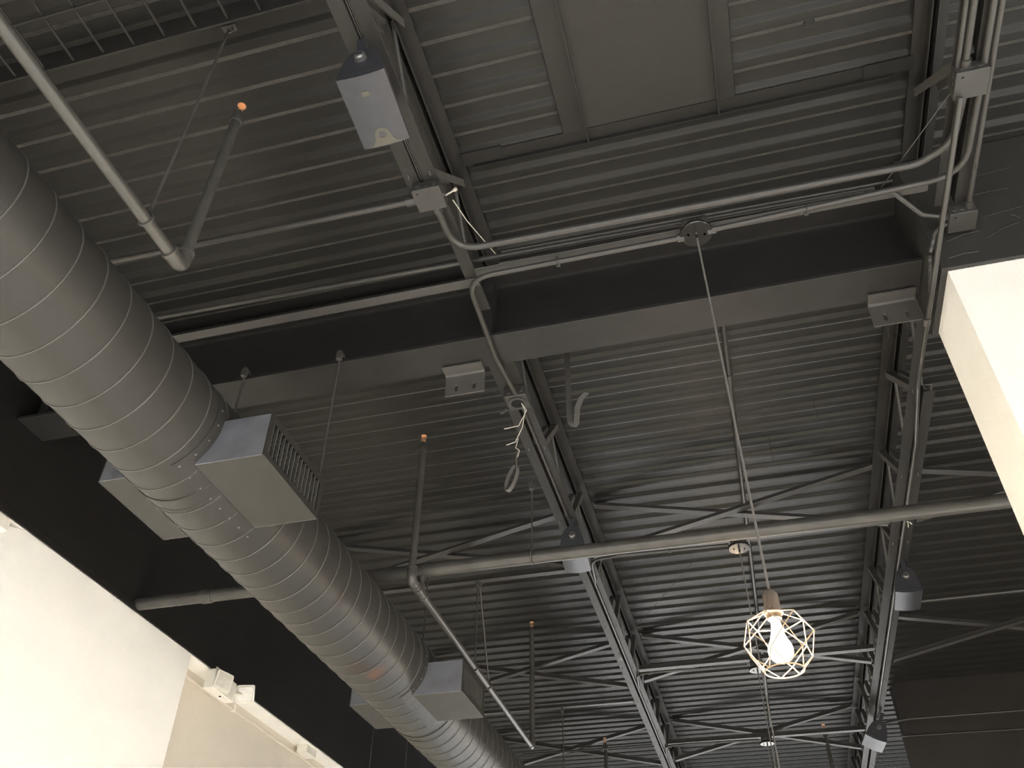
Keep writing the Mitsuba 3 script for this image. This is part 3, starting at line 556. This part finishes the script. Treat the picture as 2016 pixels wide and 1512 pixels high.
# ------------------------------------------------------------------ pendants
CAGE_C = np.array([0.115, 2.553, 1.084])
def pendant(lab, mlab, x, y_, ztop, dx=0.0, box_=True, lit=False, z=1.084):
    mk = thing('pendant_mount', mlab, 'ceiling mount')
    part(mk, 'box', rbx(x - 0.052, x + 0.052, y_ - 0.052, y_ + 0.052, ztop + 0.016, ztop + 0.058, 0.003), 'conduit_paint', 'square grey box', smooth=False)
    for f in (-0.032, 0, 0.032):
        part(mk, 'knockout', orient(lathe([(0, 0.002), (0.0105, 0.002), (0.0125, 0.0005), (0.0125, 0), (0, 0)], 14), (0, -1, 0), (x + f, y_ - 0.052, ztop + 0.037)), 'conduit_paint')
    d = lathe([(0, 0), (0.0675, 0), (0.070, 0.003), (0.070, 0.016), (0, 0.016)], 40); d.apply_translation([x, y_, ztop]); part(mk, 'canopy', d, 'canopy_black', 'glossy black round canopy')
    for s in (-1, 1):
        part(mk, 'stud', orient(lathe([(0, 0.008), (0.003, 0.007), (0.0045, 0.003), (0.0045, 0), (0, 0)], 12), (0, 0, -1), (x + s * 0.034, y_ + s * 0.006, ztop)), 'brass', 'small brass stud')
    part(mk, 'strain_relief', orient(lathe([(0, 0.026), (0.005, 0.026), (0.006, 0.004), (0.009, 0), (0, 0)], 12), (0, 0, -1), (x, y_, ztop)), 'canopy_black')
    k = thing('pendant_lamp', lab, 'pendant lamp')
    top = np.array([x + dx, y_, z])
    part(k, 'cord', tube([(x, y_, ztop - 0.02), top + (0, 0, 0.155)], 0.0042, 8), 'cord')
    s_ = lathe([(0, 0.158), (0.006, 0.158), (0.010, 0.150), (0.018, 0.147), (0.0225, 0.138), (0.0235, 0.125), (0.0235, 0.075), (0.0215, 0.073), (0.0215, 0.06), (0, 0.06)], 28); s_.apply_translation(top); part(k, 'socket', s_, 'socket_bronze')
    bprof = [(0, -0.075), (0.010, -0.0738), (0.020, -0.069), (0.030, -0.060), (0.0355, -0.048), (0.0365, -0.036), (0.034, -0.022), (0.026, -0.006), (0.020, 0.012), (0.0155, 0.03), (0.0140, 0.045), (0.0135, 0.062), (0, 0.062)]
    b = lathe(bprof, 28); b.apply_translation(top)
    if lit: part(k, 'bulb', b, None, 'glowing filament bulb', smooth=True, emitter={'type': 'area', 'radiance': {'type': 'rgb', 'value': [BULB * c for c in (1.0, 0.72, 0.42)]}})
    else: part(k, 'bulb', b, 'lens_plastic', smooth=True)
    L = []
    def ring(r, zz, n, ph): return [top + (r * math.cos(ph + 2 * math.pi * i / n), r * math.sin(ph + 2 * math.pi * i / n), zz) for i in range(n)]
    R0, R1, R2, R3 = ring(0.026, 0.078, 6, 0.2), ring(0.082, 0.056, 6, 0.2), ring(0.107, 0.000, 6, 0.2 + math.pi / 6), ring(0.088, -0.056, 6, 0.2)
    R4 = ring(0.056, -0.097, 6, 0.2 + math.pi / 6); C4 = ring(0.056, -0.097, 36, 0)
    segs = []
    for i in range(6):
        j = (i + 1) % 6
        segs += [(R0[i], R1[i]), (R1[i], R1[j]), (R1[i], R2[i]), (R1[j], R2[i]), (R2[i], R3[i]), (R2[i], R3[j]), (R3[i], R4[i]), (R3[j], R4[i])]
    m = [tube([a, b_], 0.0019, 6) for a, b_ in segs] + [tube(C4 + [C4[0]], 0.0022, 6), tube(ring(0.026, 0.078, 24, 0) + [ring(0.026, 0.078, 24, 0)[0]], 0.003, 6)]
    part(k, 'wire_cage', cat_(m), 'cage_wire', 'faceted open wire cage')
BULB = 6.0
pendant('lit pendant lamp in a faceted wire cage, hanging from the first mount', 'round black pendant mount on the conduit just before the girder', 0.102, 2.553, 2.900, dx=0.013, lit=True)
pendant('pendant lamp on the long thin cord behind the glowing cage', 'round pendant mount just below the main sprinkler pipe', 0.102, 5.30, 2.885, dx=0.01, lit=True, z=0.95)
pendant('pendant lamp on the thin cord from the mount behind the glowing cage', 'round pendant mount directly behind the bottom of the glowing cage', 0.118, 7.43, 2.895, dx=0.01, lit=True, z=0.95)
pendant('pendant lamp on the thin cord from the farthest mount', 'farthest round pendant mount at the bottom of the picture', 0.118, 9.35, 2.892, dx=0.01, lit=True, z=0.95)

# ------------------------------------------------------------------ speakers
def speaker(lab, c, yaw=0.0, rollx=0.0, rolly=0.0, w=0.168, L=0.30, d=0.165, zt=2.955, badge=True):
    """face down; long side along y. Local: x across, y along, z up from the face plane"""
    k = thing('loudspeaker', lab, 'speaker')
    Rm = Rotation.from_euler('zxy', [yaw, rollx, rolly], degrees=True).as_matrix(); c = np.array(c, float)
    def P(m):
        m = m.copy(); m.vertices = m.vertices @ Rm.T + c; return m
    n = 14; prof = [(-w / 2, 0.0), (w / 2, 0.0), (w / 2, 0.026)] + [(w / 2 * math.cos(a) * 1.0 if False else w / 2 * np.sign(math.cos(a)) * abs(math.cos(a)) ** 0.62, 0.026 + (d - 0.026) * math.sin(a) ** 0.8) for a in np.linspace(0.12, math.pi - 0.12, n)] + [(-w / 2, 0.026)]
    prof = [(x * (1 - 0.26 * z / d), z) for x, z in prof]
    body = extr(Polygon(prof), 'y', -L / 2, L / 2); part(k, 'cabinet', P(body), 'speaker_shell', 'charcoal moulded cabinet', smooth=35)
    pts = []
    for i in range(21):
        x = -w / 2 + w * i / 20; pts.append((x, -0.012 - 0.010 * (1 - (2 * x / w) ** 2)))
    gpoly = Polygon(pts + [(w / 2, -0.0005), (-w / 2, -0.0005)])
    part(k, 'grille', P(extr(gpoly, 'y', -L / 2 - 0.003, L / 2 + 0.003)), 'speaker_grille', 'curved grey metal grille', smooth=30)
    part(k, 'rim', P(bx(-w / 2 - 0.002, w / 2 + 0.002, -L / 2 - 0.004, L / 2 + 0.004, 0.0, 0.004)), 'speaker_shell', smooth=False)
    fy = lambda x: -0.012 - 0.010 * (1 - (2 * x / w) ** 2)
    if badge:
      b2 = bx(-0.016, 0.010, -L / 2 + 0.055, -L / 2 + 0.073, fy(0) - 0.002, fy(0) + 0.002); part(k, 'label_plate', P(b2), 'badge', 'small pale plate', smooth=False)
      # pale bell-shaped badge with a round hole
      q = [(-0.075, L / 2 - 0.001), (0.075, L / 2 - 0.001)] + [(0.045, L / 2 - 0.008), (0.032, L / 2 - 0.026)] + [(0.028 * math.cos(a), L / 2 - 0.045 - 0.028 * math.sin(a)) for a in np.linspace(0, math.pi, 12)] + [(-0.032, L / 2 - 0.026), (-0.045, L / 2 - 0.008)]
      bp = Polygon(q).difference(Point(0, L / 2 - 0.045).buffer(0.0135, 16))
      bm = trimesh.creation.extrude_polygon(bp, 0.0012, engine='earcut'); bm = bm.subdivide_to_size(0.02)
      v = bm.vertices; v[:, 2] += np.array([fy(x) for x in v[:, 0]]) - 0.0015; bm.vertices = v
      part(k, 'badge', P(bm), 'badge', 'pale bell-shaped badge', smooth=False)
    for s in (-1, 1):
        kn = lathe([(0, 0.022), (0.016, 0.021), (0.021, 0.015), (0.021, 0.009), (0.0185, 0.0085), (0.0185, 0.004), (0.024, 0.003), (0.024, 0), (0, 0)], 24)
        part(k, 'knob', P(orient(kn, (0, s, 0), (0, s * (L / 2), d * 0.62))), 'knob_metal', 'bright round bracket knob')
        part(k, 'knob_slot', P(bx(-0.012, 0.012, *sorted((s * (L / 2 + 0.021), s * (L / 2 + 0.024))), d * 0.62 - 0.002, d * 0.62 + 0.002)), 'black_void', smooth=False)
    h = (zt - c[2])
    part(k, 'yoke', P(cat_([bx(-0.015, 0.015, s * (L / 2 + 0.004) - 0.0025, s * (L / 2 + 0.004) + 0.0025, d * 0.55, h) for s in (-1, 1)] + [bx(-0.015, 0.015, -L / 2 - 0.006, L / 2 + 0.006, h - 0.005, h)])), 'speaker_shell', smooth=False)
    return k
speaker('large loudspeaker with a pale badge under the near joist, upper left', (-0.945, 1.535, 2.72), yaw=2, rolly=-6, w=0.172, L=0.275)
speaker('loudspeaker under the far joist, half hidden behind the main sprinkler pipe', (-0.926, 4.93, 2.74), yaw=5, rollx=4, L=0.30, badge=False)
speaker('loudspeaker under the right far joist, level with the glowing pendant', (1.165, 6.00, 2.74), yaw=-2, rolly=4, L=0.28, badge=False)
speaker('farthest loudspeaker, under the right joist at the bottom edge', (1.075, 8.95, 2.715), yaw=4, rollx=-3, rolly=27, L=0.28, w=0.185, badge=False)

# ------------------------------------------------------------------ emergency light, wall conduit, small white boxes
el = thing('emergency_light', 'white emergency light with two square lamp heads at the top of the beige wall', 'emergency light')
ex = XL - 0.145
part(el, 'housing', rbx(XL + 0.001, XL + 0.075, 5.235, 5.54, 2.262, 2.400, 0.006), 'white_plastic', smooth=False)
part(el, 'mounting_plate', rbx(XL + 0.013, XL + 0.022, 5.32, 5.44, 2.398, 2.45, 0.002), 'white_plastic', smooth=False)
part(el, 'test_button', orient(lathe([(0, 0.004), (0.009, 0.003), (0.009, 0), (0, 0)], 12), (0, 0, -1), (XL + 0.045, 5.40, 2.262)), 'black_void')
def lamp_head(at, d, up=(0, 0, 1)):
    z = np.array(d, float); z /= np.linalg.norm(z); x = np.cross(up, z); x /= np.linalg.norm(x); Rm = np.stack([x, np.cross(z, x), z], 1)
    def P(m): m = m.copy(); m.vertices = m.vertices @ Rm.T + np.array(at); return m
    shell = trimesh.convex.convex_hull(np.array([(sx * a, sy_ * a, z_) for a, z_ in ((0.064, 0), (0.066, -0.008), (0.044, -0.055)) for sx in (-1, -0.85, 0.85, 1) for sy_ in (-1, -0.85, 0.85, 1) if abs(sx) + abs(sy_) < 1.95]))
    hk = part(el, 'lamp_head', P(shell), 'white_plastic', smooth=20)
    ln = trimesh.convex.convex_hull(np.array([(sx * a, sy_ * a, z_) for a, z_ in ((0.054, 0), (0.051, 0.006)) for sx in (-1, -0.85, 0.85, 1) for sy_ in (-1, -0.85, 0.85, 1) if abs(sx) + abs(sy_) < 1.95]))
    part(hk, 'lens', P(ln), 'lens_plastic', 'clear square lens', smooth=20)
lamp_head((XL + 0.140, 5.265, 2.31), (0.85, -0.45, -0.05), (0.25, 0, 1))
lamp_head((XL + 0.100, 5.63, 2.355), (0.50, -0.78, -0.30), (-0.15, 0, 1))
part(el, 'arm', tube([(XL + 0.05, 5.52, 2.33), (XL + 0.085, 5.66, 2.36)], 0.012, 8), 'white_plastic')
part(el, 'arm', tube([(XL + 0.06, 5.29, 2.33), (XL + 0.10, 5.285, 2.315)], 0.012, 8), 'white_plastic')
wc = thing('wall_conduit', 'white surface conduit along the top of the beige wall, under the soffit', 'conduit')
part(wc, 'tube', tube([(ex + 0.014, 5.02, 2.355), (ex + 0.014, 5.40, 2.345)], 0.012, 12), 'beige_wall')
part(wc, 'tube', tube([(ex + 0.014, 5.40, 2.345), (ex + 0.014, 14.5, 2.36)], 0.012, 12), 'beige_wall')
part(wc, 'strap', rbx(ex, ex + 0.03, 5.86, 5.885, 2.33, 2.38, 0.002), 'white_plastic', smooth=False)
solo('surface_box', rbx(ex + 0.03, ex + 0.13, 6.92, 7.10, 2.345, 2.411, 0.004), 'white_plastic', 'small white box on the soffit above the wall conduit, far left bottom', 'junction box', smooth=False)
solo('surface_box', rbx(ex + 0.002, XL + 0.02, 2.75, 3.19, 2.335, 2.409, 0.006), 'white_plastic', 'pale box at the left edge above the sloping white partition', 'junction box', smooth=False)

# ------------------------------------------------------------------ odds and ends
hs = thing('hanging_strap', 'flat metal strap hanging down behind the girder with a hooked end', 'strap')
def ribbon(pts, w, t, side):
    side = np.array(side, float); V, F = [], []; P = [np.array(p, float) for p in pts]
    for i, p in enumerate(P):
        d = P[min(i + 1, len(P) - 1)] - P[max(i - 1, 0)]; nn = np.cross(d, side); nn /= np.linalg.norm(nn)
        for a, b in ((-1, -1), (1, -1), (1, 1), (-1, 1)): V.append(p + side * w / 2 * a + nn * t / 2 * b)
    for i in range(len(P) - 1):
        for j in range(4):
            j2 = (j + 1) % 4; a, b = 4 * i, 4 * i + 4; F += [[a + j, a + j2, b + j2], [a + j, b + j2, b + j]]
    F += [[0, 2, 1], [0, 3, 2]]; e = 4 * len(P) - 4; F += [[e, e + 1, e + 2], [e, e + 2, e + 3]]
    m = trimesh.Trimesh(V, F, process=False)
    if m.volume < 0: m.invert()
    return m
part(hs, 'band', ribbon([(-0.655, 3.48, H), (-0.655, 3.48, 2.75), (-0.653, 3.485, 2.715), (-0.640, 3.50, 2.702), (-0.625, 3.50, 2.72), (-0.610, 3.47, 2.80), (-0.585, 3.46, 2.85), (-0.555, 3.46, 2.88)], 0.03, 0.002, (0.87, 0.5, 0)), 'brace_paint')
part(jb, 'strap_loop', ribbon(LOOP_PTS, 0.026, 0.0016, (0.35, 0.93, 0.1)), 'strap_metal', 'limp grey metal strap loop', smooth=40)
rng = np.random.RandomState(3)
for (p, q, lab) in (((0.69, 4.56, 3.44), (0.69, 4.56, 3.30), 'short stub wire hanging from the deck right of the pendant cord'), ((0.402, 4.85, 3.44), (0.40, 4.86, 3.22), 'thin wire hanging from the deck near the pendant cord'), ((-1.79, 4.70, 3.44), (-1.79, 4.70, 3.22), 'thin wire hanging from the deck left of the middle joist'),
                    ((-0.22, 6.36, 3.42), (-0.83, 6.66, 2.99), 'pale string stretched from the deck down to the middle joist'), ((1.09, 2.12, 2.93), (0.86, 2.56, 2.96), 'pale string from the upper junction box down to the conduits')):
    solo('wire', tube([p, q], 0.0022, 5), 'conduit_paint', lab, 'wire')
solo('wire', tube(bend([(-0.86, 2.14, 2.93), (-0.85, 2.3, 2.98), (-0.80, 2.62, 3.08)], 0.05), 0.0022, 5), 'pale_wire', 'pale wire running down from the bolt beside the speaker box', 'wire')
solo('clamp_bolt', cat_([tube([(-0.885, 2.12, 2.945), (-0.845, 2.105, 2.945)], 0.004, 8), tube([(-0.845, 2.105, 2.945), (-0.833, 2.10, 2.945)], 0.008, 8)]), 'pale_wire', 'small bright bolt beside the box under the near joist', 'bolt')
def tie(at, lab):
    at = np.array(at); ms = []
    for i in range(4):
        d = rng.uniform(-1, 1, 3) * (0.03, 0.05, 0.012); ms.append(tube([at, at + d * 0.5 + (0, 0, -0.01), at + d + (0, 0.02, -0.012)], 0.0028, 5))
    solo('wire_twist', cat_(ms), 'pale_wire', lab, 'wire tie', smooth=False)
tie((-0.978, 5.22, 2.945), 'pale wire twist on the joist just below the half hidden speaker')
tie((-0.975, 7.02, 2.945), 'pale wire twist on the joist left of the pendant cage')
tie((1.165, 5.30, 2.94), 'pale wire twist on the right joist above its speaker')
solo('wire', tube(bend([(1.09, 3.6, 2.95), (1.02, 3.7, 3.2), (1.06, 3.9, 3.3)], 0.05), 0.002, 5), 'conduit_paint', 'thin bent wire poking out left of the far right joist', 'wire')
rosette = lathe([(0, 0.0), (0.018, 0.0), (0.024, 0.006), (0.020, 0.016), (0, 0.018)], 10); rosette.apply_translation([0.68, 2.02, H - 0.004])
solo('sealant_blob', rosette, 'deck_paint', 'lump of dried sealant on the deck right of the skylight panel', 'sealant', smooth=False)
